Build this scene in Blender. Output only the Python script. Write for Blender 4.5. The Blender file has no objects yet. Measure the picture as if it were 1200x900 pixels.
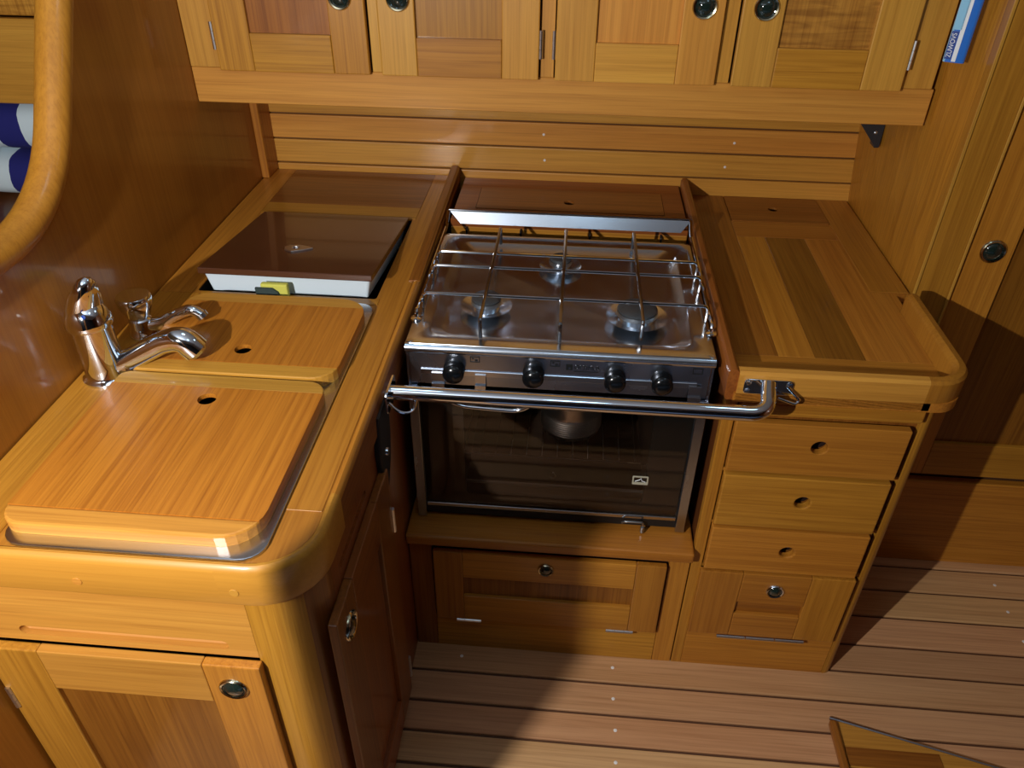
import bpy, bmesh, math, random
from mathutils import Vector, Matrix
random.seed(7)
S = bpy.context.scene
COL = S.collection
PI = math.pi

# ------------------------------------------------------------------ camera
R0 = (0.9964907, 0.0832303, 0.0088830)
R1 = (0.0557214, -0.5804286, -0.8124024)
R2 = (-0.0624605, 0.8100465, -0.5830295)
CAM = (-0.3261998, -1.2632338, 1.7715695)
F = 913.616
cd = bpy.data.cameras.new('camera')
cam = bpy.data.objects.new('camera', cd)
COL.objects.link(cam)
cd.sensor_width = 36.0
cd.lens = F * 36.0 / 1200.0
cd.clip_start = 0.02
cam.matrix_world = Matrix(((R0[0], -R1[0], -R2[0], CAM[0]), (R0[1], -R1[1], -R2[1], CAM[1]),
                           (R0[2], -R1[2], -R2[2], CAM[2]), (0, 0, 0, 1)))
S.camera = cam

# ------------------------------------------------------------------ world, lamps, exposure
w = bpy.data.worlds.new('world'); S.world = w; w.use_nodes = True
w.node_tree.nodes['Background'].inputs[0].default_value = (0.55, 0.7, 1.0, 1)
w.node_tree.nodes['Background'].inputs[1].default_value = 0.02


def lamp(name, kind, loc, power, color, size, target=None):
    l = bpy.data.lights.new(name, kind)
    l.energy = power; l.color = color
    if kind == 'AREA':
        l.shape = 'DISK'; l.size = size
    else:
        l.shadow_soft_size = size
    o = bpy.data.objects.new(name, l); COL.objects.link(o); o.location = loc
    if target:
        o.rotation_euler = (Vector(target) - Vector(loc)).to_track_quat('-Z', 'Y').to_euler()
    return o


rd = lamp('reading_light', 'SPOT', (-1.10, -1.45, 1.67), 108, (1.0, 0.97, 0.94), 0.013, (-0.25, 0.35, 0.85))
rd.data.spot_size = math.radians(122); rd.data.spot_blend = 0.3
for lx, ly_ in ((-0.80, -0.05), (-0.25, -0.70), (0.25, 0.05)):
    lamp('ceiling_fill', 'AREA', (lx, ly_, 1.94), 0.50, (0.52, 0.80, 1.0), 0.22, (lx, ly_, 0))  # cool fill discs added overhead for bluish streaks on the chrome
S.view_settings.view_transform = 'Standard'
S.view_settings.look = 'None'
S.view_settings.gamma = 1.0
S.view_settings.use_curve_mapping = False
S.view_settings.exposure = 0.0

# ------------------------------------------------------------------ materials
MATS = {}


def principled(name, col=(0.5, 0.5, 0.5), rough=0.4, metal=0.0, coat=0.0, coat_rough=0.1, spec=0.5, trans=0.0):
    m = bpy.data.materials.new(name); m.use_nodes = True
    b = m.node_tree.nodes['Principled BSDF']
    b.inputs['Base Color'].default_value = (*col, 1)
    b.inputs['Roughness'].default_value = rough
    b.inputs['Metallic'].default_value = metal
    b.inputs['Coat Weight'].default_value = coat
    b.inputs['Coat Roughness'].default_value = coat_rough
    b.inputs['Specular IOR Level'].default_value = spec
    b.inputs['Transmission Weight'].default_value = trans
    MATS[name] = m
    return m, b, m.node_tree


def wood(name, axis, light, dark, rough=0.42, coat=0.35, coat_rough=0.14, fine=1.0, figure=0.0, vary=1.0):
    m, b, t = principled(name, light, rough, coat=coat, coat_rough=coat_rough, spec=0.35)
    N = t.nodes; L = t.links
    tc = N.new('ShaderNodeTexCoord'); oi = N.new('ShaderNodeObjectInfo')
    off = N.new('ShaderNodeVectorMath'); off.operation = 'SCALE'
    cmb = N.new('ShaderNodeCombineXYZ')
    for i in range(3): L.new(oi.outputs['Random'], cmb.inputs[i])
    L.new(cmb.outputs[0], off.inputs[0]); off.inputs['Scale'].default_value = 37.0
    add = N.new('ShaderNodeVectorMath'); add.operation = 'ADD'
    L.new(tc.outputs['Object'], add.inputs[0]); L.new(off.outputs[0], add.inputs[1])

    def noise(along, cross, detail, dist):
        mp = N.new('ShaderNodeMapping')
        s = [cross, cross, cross]; s['xyz'.index(axis)] = along
        mp.inputs['Scale'].default_value = s
        L.new(add.outputs[0], mp.inputs['Vector'])
        n = N.new('ShaderNodeTexNoise'); n.inputs['Scale'].default_value = 1.0
        n.inputs['Detail'].default_value = detail; n.inputs['Distortion'].default_value = dist
        L.new(mp.outputs[0], n.inputs['Vector'])
        return n.outputs['Fac']
    broad = noise(0.8, 11, 2, 0.25)
    streak = noise(2.2, 130, 2, 0.0)
    pore = noise(7, 300, 1, 0.0)
    r1 = N.new('ShaderNodeValToRGB')
    r1.color_ramp.elements[0].position = 0.32; r1.color_ramp.elements[0].color = (*dark, 1)
    r1.color_ramp.elements[1].position = 0.68; r1.color_ramp.elements[1].color = (*light, 1)
    mid = r1.color_ramp.elements.new(0.5); mid.color = (*[(a * 0.55 + c * 0.45) for a, c in zip(light, dark)], 1)
    L.new(broad, r1.inputs[0])
    r2 = N.new('ShaderNodeValToRGB')
    r2.color_ramp.elements[0].position = 0.3; r2.color_ramp.elements[0].color = (1 - 0.24 * fine, 1 - 0.30 * fine, 1 - 0.34 * fine, 1)
    r2.color_ramp.elements[1].position = 0.62; r2.color_ramp.elements[1].color = (1, 1, 1, 1)
    L.new(streak, r2.inputs[0])
    r3 = N.new('ShaderNodeValToRGB')
    r3.color_ramp.elements[0].position = 0.3; r3.color_ramp.elements[0].color = (1 - 0.18 * fine, 1 - 0.22 * fine, 1 - 0.25 * fine, 1)
    r3.color_ramp.elements[1].position = 0.5; r3.color_ramp.elements[1].color = (1, 1, 1, 1)
    L.new(pore, r3.inputs[0])
    def mul(a, c):
        x = N.new('ShaderNodeMix'); x.data_type = 'RGBA'; x.blend_type = 'MULTIPLY'
        x.inputs[0].default_value = 1.0
        L.new(a, x.inputs[6]); L.new(c, x.inputs[7]); return x.outputs[2]
    col = mul(mul(r1.outputs[0], r2.outputs[0]), r3.outputs[0])
    if figure:
        mp = N.new('ShaderNodeMapping'); s = [7, 7, 7]; s['xyz'.index(axis)] = 55; mp.inputs['Scale'].default_value = s
        L.new(add.outputs[0], mp.inputs['Vector'])
        n = N.new('ShaderNodeTexNoise'); n.inputs['Scale'].default_value = 1.0; n.inputs['Distortion'].default_value = 1.2
        L.new(mp.outputs[0], n.inputs['Vector'])
        r4 = N.new('ShaderNodeValToRGB')
        r4.color_ramp.elements[0].position = 0.35; r4.color_ramp.elements[0].color = (1 - figure, 1 - figure * 1.15, 1 - figure * 1.2, 1)
        r4.color_ramp.elements[1].position = 0.6; r4.color_ramp.elements[1].color = (1, 1, 1, 1)
        L.new(n.outputs['Fac'], r4.inputs[0]); col = mul(col, r4.outputs[0])
    hsv = N.new('ShaderNodeHueSaturation')
    mr = N.new('ShaderNodeMapRange'); mr.inputs['To Min'].default_value = 1 - 0.15 * vary; mr.inputs['To Max'].default_value = 1 + 0.13 * vary
    L.new(oi.outputs['Random'], mr.inputs['Value']); L.new(mr.outputs[0], hsv.inputs['Value'])
    wn = N.new('ShaderNodeTexWhiteNoise'); wn.noise_dimensions = '1D'
    L.new(oi.outputs['Random'], wn.inputs['W'])
    mh = N.new('ShaderNodeMapRange'); mh.inputs['To Min'].default_value = 0.5 - 0.008 * vary; mh.inputs['To Max'].default_value = 0.5 + 0.008 * vary
    L.new(wn.outputs['Value'], mh.inputs['Value']); L.new(mh.outputs[0], hsv.inputs['Hue'])
    L.new(col, hsv.inputs['Color'])
    L.new(hsv.outputs[0], b.inputs['Base Color'])
    bp = N.new('ShaderNodeBump'); bp.inputs['Strength'].default_value = 0.05; bp.inputs['Distance'].default_value = 0.002
    L.new(streak, bp.inputs['Height']); L.new(bp.outputs[0], b.inputs['Normal'])
    return m


HON = ((0.64, 0.315, 0.050), (0.57, 0.262, 0.038))
AMB = ((0.52, 0.225, 0.026), (0.44, 0.178, 0.018))
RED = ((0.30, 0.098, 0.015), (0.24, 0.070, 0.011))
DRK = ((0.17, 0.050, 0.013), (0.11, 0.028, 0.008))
FLR = ((0.66, 0.375, 0.180), (0.59, 0.318, 0.140))
for ax in 'xyz':
    wood('honey_' + ax, ax, *HON, fine=0.65)
    wood('amber_' + ax, ax, *AMB, fine=0.85)
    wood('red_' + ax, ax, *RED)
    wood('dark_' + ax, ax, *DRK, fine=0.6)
    wood('teak_' + ax, ax, (0.36, 0.140, 0.016), (0.27, 0.098, 0.011), fine=1.1)
    wood('board_' + ax, ax, (0.52, 0.220, 0.021), (0.485, 0.195, 0.018), rough=0.38, coat=0.4, coat_rough=0.18)
wood('rail_wood', 'z', (0.45, 0.19, 0.022), (0.37, 0.145, 0.016), fine=0.6)
wood('edge_wood', 'x', (0.57, 0.265, 0.035), (0.52, 0.232, 0.029), fine=0.3, vary=0.0)
wood('figured_z', 'z', *HON, figure=0.35)
wood('floor_x', 'x', *FLR, rough=0.45, coat=0.25, coat_rough=0.25, fine=0.7)
wood('bulkhead_z', 'z', (0.44, 0.175, 0.020), (0.36, 0.132, 0.014), rough=0.34, coat=0.5, coat_rough=0.10, fine=0.55)
wood('laminate', 'x', (0.100, 0.031, 0.014), (0.088, 0.026, 0.011), rough=0.25, coat=0.4, coat_rough=0.06, fine=0.15)
principled('chrome', (0.76, 0.81, 0.88), 0.07, 1.0)  # blue cast of reflections tinted into chrome, steel, brushed and hob_steel
principled('steel', (0.60, 0.65, 0.72), 0.22, 1.0)
m, b, t = principled('brushed', (0.45, 0.50, 0.59), 0.28, 1.0)
tc = t.nodes.new('ShaderNodeTexCoord'); nz = t.nodes.new('ShaderNodeTexNoise'); nz.inputs['Scale'].default_value = 9
nz.inputs['Detail'].default_value = 5
mr = t.nodes.new('ShaderNodeMapRange'); mr.inputs['To Min'].default_value = 0.12; mr.inputs['To Max'].default_value = 0.38
t.links.new(tc.outputs['Object'], nz.inputs['Vector']); t.links.new(nz.outputs['Fac'], mr.inputs['Value'])
t.links.new(mr.outputs[0], b.inputs['Roughness'])
m, b, t = principled('hob_steel', (0.62, 0.66, 0.71), 0.2, 1.0)
tc = t.nodes.new('ShaderNodeTexCoord'); nz = t.nodes.new('ShaderNodeTexNoise'); nz.inputs['Scale'].default_value = 14
nz.inputs['Detail'].default_value = 6
mr = t.nodes.new('ShaderNodeMapRange'); mr.inputs['To Min'].default_value = 0.10; mr.inputs['To Max'].default_value = 0.30
t.links.new(tc.outputs['Object'], nz.inputs['Vector']); t.links.new(nz.outputs['Fac'], mr.inputs['Value'])
t.links.new(mr.outputs[0], b.inputs['Roughness'])
principled('pot_steel', (0.75, 0.77, 0.80), 0.30, 1.0)
principled('dark_steel', (0.30, 0.31, 0.33), 0.2, 1.0)
principled('brass', (0.55, 0.50, 0.34), 0.18, 1.0)
principled('latch_dark', (0.012, 0.022, 0.018), 0.08, 0.0, coat=1.0, coat_rough=0.03)
principled('hole_shade', (0.02, 0.007, 0.004), 0.7)  # near-black standing in for the shade inside holes and recesses
principled('black', (0.010, 0.012, 0.013), 0.28)
principled('knob_black', (0.004, 0.005, 0.006), 0.18)
principled('black_matt', (0.008, 0.008, 0.008), 0.6)
principled('enamel', (0.045, 0.034, 0.028), 0.3)
principled('burner_iron', (0.055, 0.06, 0.065), 0.45, 0.3)
principled('burner_alu', (0.42, 0.44, 0.46), 0.35, 1.0)
principled('white_plastic', (0.70, 0.82, 0.90), 0.4)
principled('caulk', (0.09, 0.036, 0.013), 0.7)
principled('pale_pin', (0.85, 0.82, 0.78), 0.4)
principled('sponge_yellow', (0.62, 0.60, 0.10), 0.9)
principled('sponge_green', (0.035, 0.055, 0.05), 0.95)
principled('headliner', (0.60, 0.72, 0.86), 0.8)
principled('upholstery', (0.03, 0.04, 0.06), 0.9)
principled('reflection_blue', (0.10, 0.15, 0.26), 0.9)  # colour of the unseen block mirrored in the stove steel
principled('blue', (0.03, 0.17, 0.62), 0.25, coat=0.5)
principled('pale_blue', (0.30, 0.62, 0.85), 0.25, coat=0.5)
principled('navy', (0.01, 0.05, 0.28), 0.4)
principled('white', (0.85, 0.88, 0.9), 0.35)
principled('bracket', (0.045, 0.05, 0.06), 0.3, 0.4)
principled('thermo', (0.55, 0.55, 0.42), 0.35, 0.3)
m, b, t = principled('oven_glass', (0.02, 0.02, 0.02), 0.03)
tr = t.nodes.new('ShaderNodeBsdfTransparent'); tr.inputs[0].default_value = (0.88, 0.84, 0.80, 1)
gl = t.nodes.new('ShaderNodeBsdfGlossy'); gl.inputs['Roughness'].default_value = 0.03
gl.inputs[0].default_value = (1, 1, 1, 1)
fr = t.nodes.new('ShaderNodeFresnel'); fr.inputs[0].default_value = 1.28
mx = t.nodes.new('ShaderNodeMixShader')
t.links.new(fr.outputs[0], mx.inputs[0]); t.links.new(tr.outputs[0], mx.inputs[1]); t.links.new(gl.outputs[0], mx.inputs[2])
t.links.new(mx.outputs[0], t.nodes['Material Output'].inputs[0])
m, b, t = principled('stripe', (0.6, 0.7, 0.8), 0.9)
tc = t.nodes.new('ShaderNodeTexCoord'); sp = t.nodes.new('ShaderNodeSeparateXYZ'); t.links.new(tc.outputs['Object'], sp.inputs[0])
nz = t.nodes.new('ShaderNodeTexNoise'); nz.inputs['Scale'].default_value = 7; t.links.new(tc.outputs['Object'], nz.inputs['Vector'])
ma = t.nodes.new('ShaderNodeMath'); ma.operation = 'MULTIPLY_ADD'; ma.inputs[1].default_value = 0.03
t.links.new(nz.outputs['Fac'], ma.inputs[0]); t.links.new(sp.outputs[0], ma.inputs[2])
mb_ = t.nodes.new('ShaderNodeMath'); mb_.operation = 'MULTIPLY'; mb_.inputs[1].default_value = 7.3
t.links.new(ma.outputs[0], mb_.inputs[0])
mf = t.nodes.new('ShaderNodeMath'); mf.operation = 'FRACT'; t.links.new(mb_.outputs[0], mf.inputs[0])
gt = t.nodes.new('ShaderNodeMath'); gt.operation = 'GREATER_THAN'; gt.inputs[1].default_value = 0.48; t.links.new(mf.outputs[0], gt.inputs[0])
mc = t.nodes.new('ShaderNodeMix'); mc.data_type = 'RGBA'
mc.inputs[6].default_value = (0.62, 0.74, 0.80, 1); mc.inputs[7].default_value = (0.012, 0.014, 0.16, 1)
t.links.new(gt.outputs[0], mc.inputs[0]); t.links.new(mc.outputs[2], b.inputs['Base Color'])

# ------------------------------------------------------------------ helpers
WLOC = {}


def thing(name, label, cat, loc=(0, 0, 0), group=None):
    o = bpy.data.objects.new(name, None); COL.objects.link(o)
    o.location = loc; WLOC[o.name] = Vector(loc); o.empty_display_size = 0.05
    o['label'] = label; o['category'] = cat
    if group: o['group'] = group
    return o


def tag(o, label, cat, group=None):
    o['label'] = label; o['category'] = cat
    if group: o['group'] = group
    return o


def obj(name, bm, mats, parent=None, smooth=False, label=None, kind=None):
    """one mesh object; geometry given in world coordinates"""
    bmesh.ops.recalc_face_normals(bm, faces=bm.faces)
    lo = Vector((1e9,) * 3); hi = Vector((-1e9,) * 3)
    for v in bm.verts:
        for i in range(3):
            lo[i] = min(lo[i], v.co[i]); hi[i] = max(hi[i], v.co[i])
    c = (lo + hi) / 2
    for v in bm.verts: v.co -= c
    if smooth:
        for f in bm.faces: f.smooth = True
    me = bpy.data.meshes.new(name); bm.to_mesh(me); bm.free()
    if smooth:
        try: me.set_sharp_from_angle(angle=math.radians(38))
        except Exception: pass
    for m_ in ([mats] if isinstance(mats, str) else mats): me.materials.append(MATS[m_])
    o = bpy.data.objects.new(name, me); COL.objects.link(o)
    WLOC[o.name] = c.copy()
    if parent is not None:
        o.parent = parent; o.location = c - WLOC[parent.name]
    else:
        o.location = c
    if label: o['label'] = label
    if kind: o['kind'] = kind
    return o


def struct(name, bm, mats, parent=None, **k):
    o = obj(name, bm, mats, parent, **k)
    if parent is None: o['kind'] = 'structure'
    return o


def dup(o, parent, dloc):
    c = o.copy(); COL.objects.link(c); c.parent = parent
    wl = WLOC[o.name] + Vector(dloc); WLOC[c.name] = wl
    c.location = wl - (WLOC[parent.name] if parent else Vector())
    return c


FRONT = Matrix(((1, 0, 0), (0, 0, -1), (0, 1, 0))).to_4x4()     # u->x v->z w->-y
SIDE = Matrix(((0, 0, 1), (1, 0, 0), (0, 1, 0))).to_4x4()       # u->y v->z w->+x
TOP = Matrix.Identity(4)


def xf(bm, M, verts=None):
    bmesh.ops.transform(bm, matrix=M, verts=verts if verts is not None else bm.verts)


def box(lo, hi, bev=0.0, seg=1, bm=None, mat=0):
    b_ = bm or bmesh.new()
    x0, y0, z0 = lo; x1, y1, z1 = hi
    vs = [b_.verts.new(p) for p in ((x0, y0, z0), (x1, y0, z0), (x1, y1, z0), (x0, y1, z0),
                                    (x0, y0, z1), (x1, y0, z1), (x1, y1, z1), (x0, y1, z1))]
    fs = [b_.faces.new([vs[i] for i in q]) for q in ((0, 3, 2, 1), (4, 5, 6, 7), (0, 1, 5, 4), (1, 2, 6, 5), (2, 3, 7, 6), (3, 0, 4, 7))]
    for f in fs: f.material_index = mat
    if bev:
        es = list({e for f in fs for e in f.edges})
        r = bmesh.ops.bevel(b_, geom=es, offset=bev, segments=seg, profile=0.5, affect='EDGES')
        for f in r['faces']: f.material_index = mat
    return b_


def slab(outer, holes, w0, w1, M=TOP, bev=0.0, bm=None):
    """polygon with holes in (u,v), thickness w0..w1"""
    b_ = bmesh.new(); es = []
    for loop in [outer] + list(holes):
        vs = [b_.verts.new((p[0], p[1], w1)) for p in loop]
        for i in range(len(vs)): es.append(b_.edges.new((vs[i], vs[(i + 1) % len(vs)])))
    if holes:
        bmesh.ops.triangle_fill(b_, use_beauty=True, use_dissolve=False, edges=es)
    else:
        b_.faces.new(b_.verts[:])
    fs = b_.faces[:]
    bmesh.ops.recalc_face_normals(b_, faces=fs)
    if fs[0].normal.z < 0: bmesh.ops.reverse_faces(b_, faces=fs)
    top_edges = [e for e in b_.edges if len(e.link_faces) == 1]
    r = bmesh.ops.extrude_face_region(b_, geom=fs)
    vs = [g for g in r['geom'] if isinstance(g, bmesh.types.BMVert)]
    bmesh.ops.translate(b_, verts=vs, vec=(0, 0, w0 - w1))
    if bev:
        tops = [e for e in b_.edges if all(abs(v.co.z - w1) < 1e-6 for v in e.verts)
                and any(abs(f.normal.z) < 0.5 for f in e.link_faces)]
        bmesh.ops.recalc_face_normals(b_, faces=b_.faces)
        tops = [e for e in b_.edges if all(abs(v.co.z - w1) < 1e-6 for v in e.verts)
                and any(abs(f.normal.z) < 0.5 for f in e.link_faces)]
        bmesh.ops.bevel(b_, geom=tops, offset=bev, segments=2, profile=0.5, affect='EDGES', clamp_overlap=True)
    xf(b_, M)
    if bm is not None:
        me = bpy.data.meshes.new('tmp'); b_.to_mesh(me); b_.free(); bm.from_mesh(me); bpy.data.meshes.remove(me)
        return bm
    return b_


def rrect(u0, u1, v0, v1, r, n=5, corners=(1, 1, 1, 1)):
    """rounded rectangle ccw, corners: (u0v0,u1v0,u1v1,u0v1)"""
    pts = []
    for k, (cu, cv, a) in enumerate(((u0, v0, PI), (u1, v0, 1.5 * PI), (u1, v1, 0), (u0, v1, 0.5 * PI))):
        if not corners[k] or r <= 0:
            pts.append((cu, cv)); continue
        rr = r * corners[k]
        ou = cu + (rr if cu == u0 else -rr); ov = cv + (rr if cv == v0 else -rr)
        for i in range(n + 1):
            t_ = a + 0.5 * PI * i / n
            pts.append((ou + rr * math.cos(t_), ov + rr * math.sin(t_)))
    return pts


def circ(u, v, r, n=20):
    return [(u + r * math.cos(2 * PI * i / n), v + r * math.sin(2 * PI * i / n)) for i in range(n)]


def capsule(u0, u1, v, r, n=8):
    p = [(u1 + r * math.cos(a), v + r * math.sin(a)) for a in [-PI / 2 + PI * i / n for i in range(n + 1)]]
    p += [(u0 + r * math.cos(a), v + r * math.sin(a)) for a in [PI / 2 + PI * i / n for i in range(n + 1)]]
    return p


def round_path(pts, r, n=6):
    pts = [Vector(p) for p in pts]
    out = [pts[0]]
    for i in range(1, len(pts) - 1):
        p, a, c = pts[i], pts[i - 1], pts[i + 1]
        rr = r[i - 1] if isinstance(r, (list, tuple)) else r
        d1 = (a - p); d2 = (c - p)
        l = min(rr, d1.length * 0.49, d2.length * 0.49)
        A = p + d1.normalized() * l; B = p + d2.normalized() * l
        for k in range(n + 1):
            t_ = k / n
            out.append(A * (1 - t_) ** 2 + p * 2 * t_ * (1 - t_) + B * t_ * t_)
    out.append(pts[-1])
    return out


def tube(path, r, seg=10, bm=None, mat=0, cap=True, flat=None):
    """round bar along a path; r may be a list; flat=(a,b) scales the section"""
    b_ = bm or bmesh.new()
    P = [Vector(p) for p in path]; n = len(P)
    T = []
    for i in range(n):
        d = (P[min(i + 1, n - 1)] - P[max(i - 1, 0)])
        T.append(d.normalized())
    up = Vector((0, 0, 1)) if abs(T[0].z) < 0.9 else Vector((1, 0, 0))
    N_ = (up - T[0] * up.dot(T[0])).normalized()
    rings = []
    for i in range(n):
        N_ = (N_ - T[i] * N_.dot(T[i])).normalized(); B = T[i].cross(N_)
        rr = r[i] if isinstance(r, (list, tuple)) else r
        fa, fb = flat or (1, 1)
        rings.append([b_.verts.new(P[i] + (N_ * math.cos(2 * PI * k / seg) * fa + B * math.sin(2 * PI * k / seg) * fb) * rr) for k in range(seg)])
    fs = []
    for i in range(n - 1):
        for k in range(seg):
            fs.append(b_.faces.new((rings[i][k], rings[i][(k + 1) % seg], rings[i + 1][(k + 1) % seg], rings[i + 1][k])))
    if cap:
        fs.append(b_.faces.new(rings[0][::-1])); fs.append(b_.faces.new(rings[-1]))
    for f in fs: f.material_index = mat
    return b_


def lathe(profile, M=TOP, seg=24, bm=None, mat=0):
    """profile: (radius, height) list about local w axis"""
    b_ = bm or bmesh.new(); rings = []
    for (r, h) in profile:
        if r < 1e-6: rings.append([b_.verts.new(M @ Vector((0, 0, h)))])
        else: rings.append([b_.verts.new(M @ Vector((r * math.cos(2 * PI * k / seg), r * math.sin(2 * PI * k / seg), h))) for k in range(seg)])
    fs = []
    for a, c in zip(rings, rings[1:]):
        for k in range(seg):
            k2 = (k + 1) % seg
            if len(a) == 1 and len(c) == 1: continue
            if len(a) == 1: fs.append(b_.faces.new((a[0], c[k2], c[k])))
            elif len(c) == 1: fs.append(b_.faces.new((a[k], a[k2], c[0])))
            else: fs.append(b_.faces.new((a[k], a[k2], c[k2], c[k])))
    for f in fs: f.material_index = mat
    return b_


def sweep(path, profile, bm=None):
    """horizontal path (x,y,z), profile (offset to the right of travel, height); mitred"""
    b_ = bm or bmesh.new(); P = [Vector(p) for p in path]; n = len(P); rings = []
    for i in range(n):
        d1 = (P[i] - P[i - 1]) if i else (P[1] - P[0]); d2 = (P[i + 1] - P[i]) if i < n - 1 else d1
        d1 = Vector((d1.x, d1.y, 0)).normalized(); d2 = Vector((d2.x, d2.y, 0)).normalized()
        t_ = (d1 + d2).normalized(); s = 1 / max(0.3, t_.dot(d1))
        nr = Vector((t_.y, -t_.x, 0)) * s
        rings.append([b_.verts.new(P[i] + nr * a + Vector((0, 0, h))) for a, h in profile])
    m_ = len(profile)
    for i in range(n - 1):
        for k in range(m_):
            b_.faces.new((rings[i][k], rings[i][(k + 1) % m_], rings[i + 1][(k + 1) % m_], rings[i + 1][k]))
    b_.faces.new(rings[0][::-1]); b_.faces.new(rings[-1])
    return b_


def loft(loops, cap_last=True, cap_first=False, bm=None):
    b_ = bm or bmesh.new()
    rings = [[b_.verts.new(p) for p in l] for l in loops]; n = len(rings[0])
    for a, c in zip(rings, rings[1:]):
        for k in range(n): b_.faces.new((a[k], a[(k + 1) % n], c[(k + 1) % n], c[k]))
    if cap_last: b_.faces.new(rings[-1])
    if cap_first: b_.faces.new(rings[0][::-1])
    return b_


def at(M, u, v, w_):
    return M @ Matrix.Translation((u, v, w_))


def mbox(M, u0, u1, v0, v1, w0, w1, bev=0.0, seg=1):
    b_ = box((u0, v0, w0), (u1, v1, w1), bev, seg); xf(b_, M); return b_


def text_mesh(name, body, size, M, mat, parent, ext=0.0004, width=None):
    cu = bpy.data.curves.new(name, 'FONT'); cu.body = body; cu.size = size; cu.extrude = ext
    cu.align_x = 'CENTER'; cu.align_y = 'CENTER'
    to = bpy.data.objects.new(name, cu); COL.objects.link(to)
    me = bpy.data.meshes.new_from_object(to.evaluated_get(bpy.context.evaluated_depsgraph_get()))
    bpy.data.objects.remove(to); bpy.data.curves.remove(cu)
    b_ = bmesh.new(); b_.from_mesh(me); bpy.data.meshes.remove(me)
    if width:
        xs = [v.co.x for v in b_.verts]; s = width / (max(xs) - min(xs))
        for v in b_.verts: v.co.x *= s
    xf(b_, M)
    return obj(name, b_, mat, parent)


def latch(M, u, v, w_, parent, r=0.021, ring='brass'):
    b_ = lathe([(r * 0.76, 0.001), (r * 0.80, 0.004), (r * 0.92, 0.005), (r, 0.003), (r * 1.02, 0.0)], at(M, u, v, w_), 28, mat=0)
    lathe([(r * 0.79, 0.002), (r * 0.70, 0.001), (r * 0.62, 0.004), (r * 0.35, 0.0075), (0, 0.0085)], at(M, u, v, w_), 28, bm=b_, mat=1)
    return obj('latch', b_, [ring, 'latch_dark'], parent, smooth=True, label='round push latch with dark button in a metal ring')


def hinge(M, u0, u1, v0, v1, w_, parent, mat='pot_steel'):
    """visible knuckle of a hinge along its longer side"""
    r = 0.0042
    if (u1 - u0) > (v1 - v0):
        p = [(u0, (v0 + v1) / 2, w_), (u1, (v0 + v1) / 2, w_)]
    else:
        p = [((u0 + u1) / 2, v0, w_), ((u0 + u1) / 2, v1, w_)]
    b_ = bmesh.new(); A, B = Vector(p[0]), Vector(p[1])
    for k in range(3):
        tube([A.lerp(B, k / 3 + 0.006), A.lerp(B, (k + 1) / 3 - 0.006)], r, 8, bm=b_)
    xf(b_, M)
    return obj('hinge', b_, mat, parent, smooth=True)


def frame_door(name, M, u0, u1, v0, v1, w0, th, st, rb, rt, parent, ms, mr_, mp_, recess=0.010, rails_through=False, label=None):
    """framed door: the panel is the door's own mesh, stiles and rails are its children"""
    pin = 0.004
    d = obj(name, mbox(M, u0 + st - pin, u1 - st + pin, v0 + rb - pin, v1 - rt + pin, w0, w0 + th - recess), mp_, parent, label=label)
    for a, b2 in ((u0, u0 + st), (u1 - st, u1)):
        obj('stile', mbox(M, a, b2, v0, v1, w0, w0 + th, 0.0025, 2), ms, d)
    for a, b2 in ((v0, v0 + rb), (v1 - rt, v1)):
        obj('rail', mbox(M, u0 + st + 0.0003, u1 - st - 0.0003, a, b2, w0, w0 + th, 0.0020, 2), mr_, d)
    return d


# ------------------------------------------------------------------ the setting
XL, XR, YB = -1.235, 0.478, 0.97
fl = struct('floor', box((-2.7, -2.25, -0.06), (1.75, 1.35, -0.006)), 'caulk')
joints = [0.470, 0.385, 0.292, 0.195, 0.0975, 0.0125, -0.078, -0.165, -0.245, -0.325]
while joints[-1] > -2.2: joints.append(joints[-1] - 0.082)
for a, b2 in zip(joints, joints[1:]):
    obj('plank', box((-1.23, b2 + 0.0038, -0.02), (1.7, a - 0.0038, 0.0), 0.002), 'floor_x', fl)
pins = []
for a, b2 in zip(joints, joints[1:]):
    for px in ((-0.543, -0.153, 0.955) if a > 0 else (-0.153, 0.955)):
        pins.append((px + random.uniform(-0.004, 0.004), (a + b2) / 2))
pin0 = None
for (x, y) in pins:
    if pin0 is None:
        pin0 = obj('plug', lathe([(0.0045, -0.002), (0.0045, 0.0006), (0.003, 0.0012), (0, 0.0013)], Matrix.Translation((x, y, 0)), 8), 'pale_pin', fl, smooth=True)
        p0 = (x, y)
    else:
        dup(pin0, fl, (x - p0[0], y - p0[1], 0))

struct('ceiling', box((-2.7, -2.25, 1.97), (1.75, 1.35, 2.03)), 'headliner')
struct('wall_front', box((-2.7, -2.30, 0), (1.75, -2.25, 1.97)), 'upholstery')
struct('reflection_block', box((-0.55, -1.90, 0.0), (1.30, -0.92, 0.40), 0.02, 3), 'reflection_blue')  # unseen block added so the stove steel has something blue to reflect
struct('wall_side', box((1.70, -2.25, 0), (1.75, 0.40, 1.97)), 'red_z')
struct('wall_far', box((-2.7, -2.25, 0), (-2.65, 1.35, 1.97)), 'amber_z')
struct('wall_cabin', box((-2.65, 1.30, 0), (-1.27, 1.35, 1.97)), 'dark_x')

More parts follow.
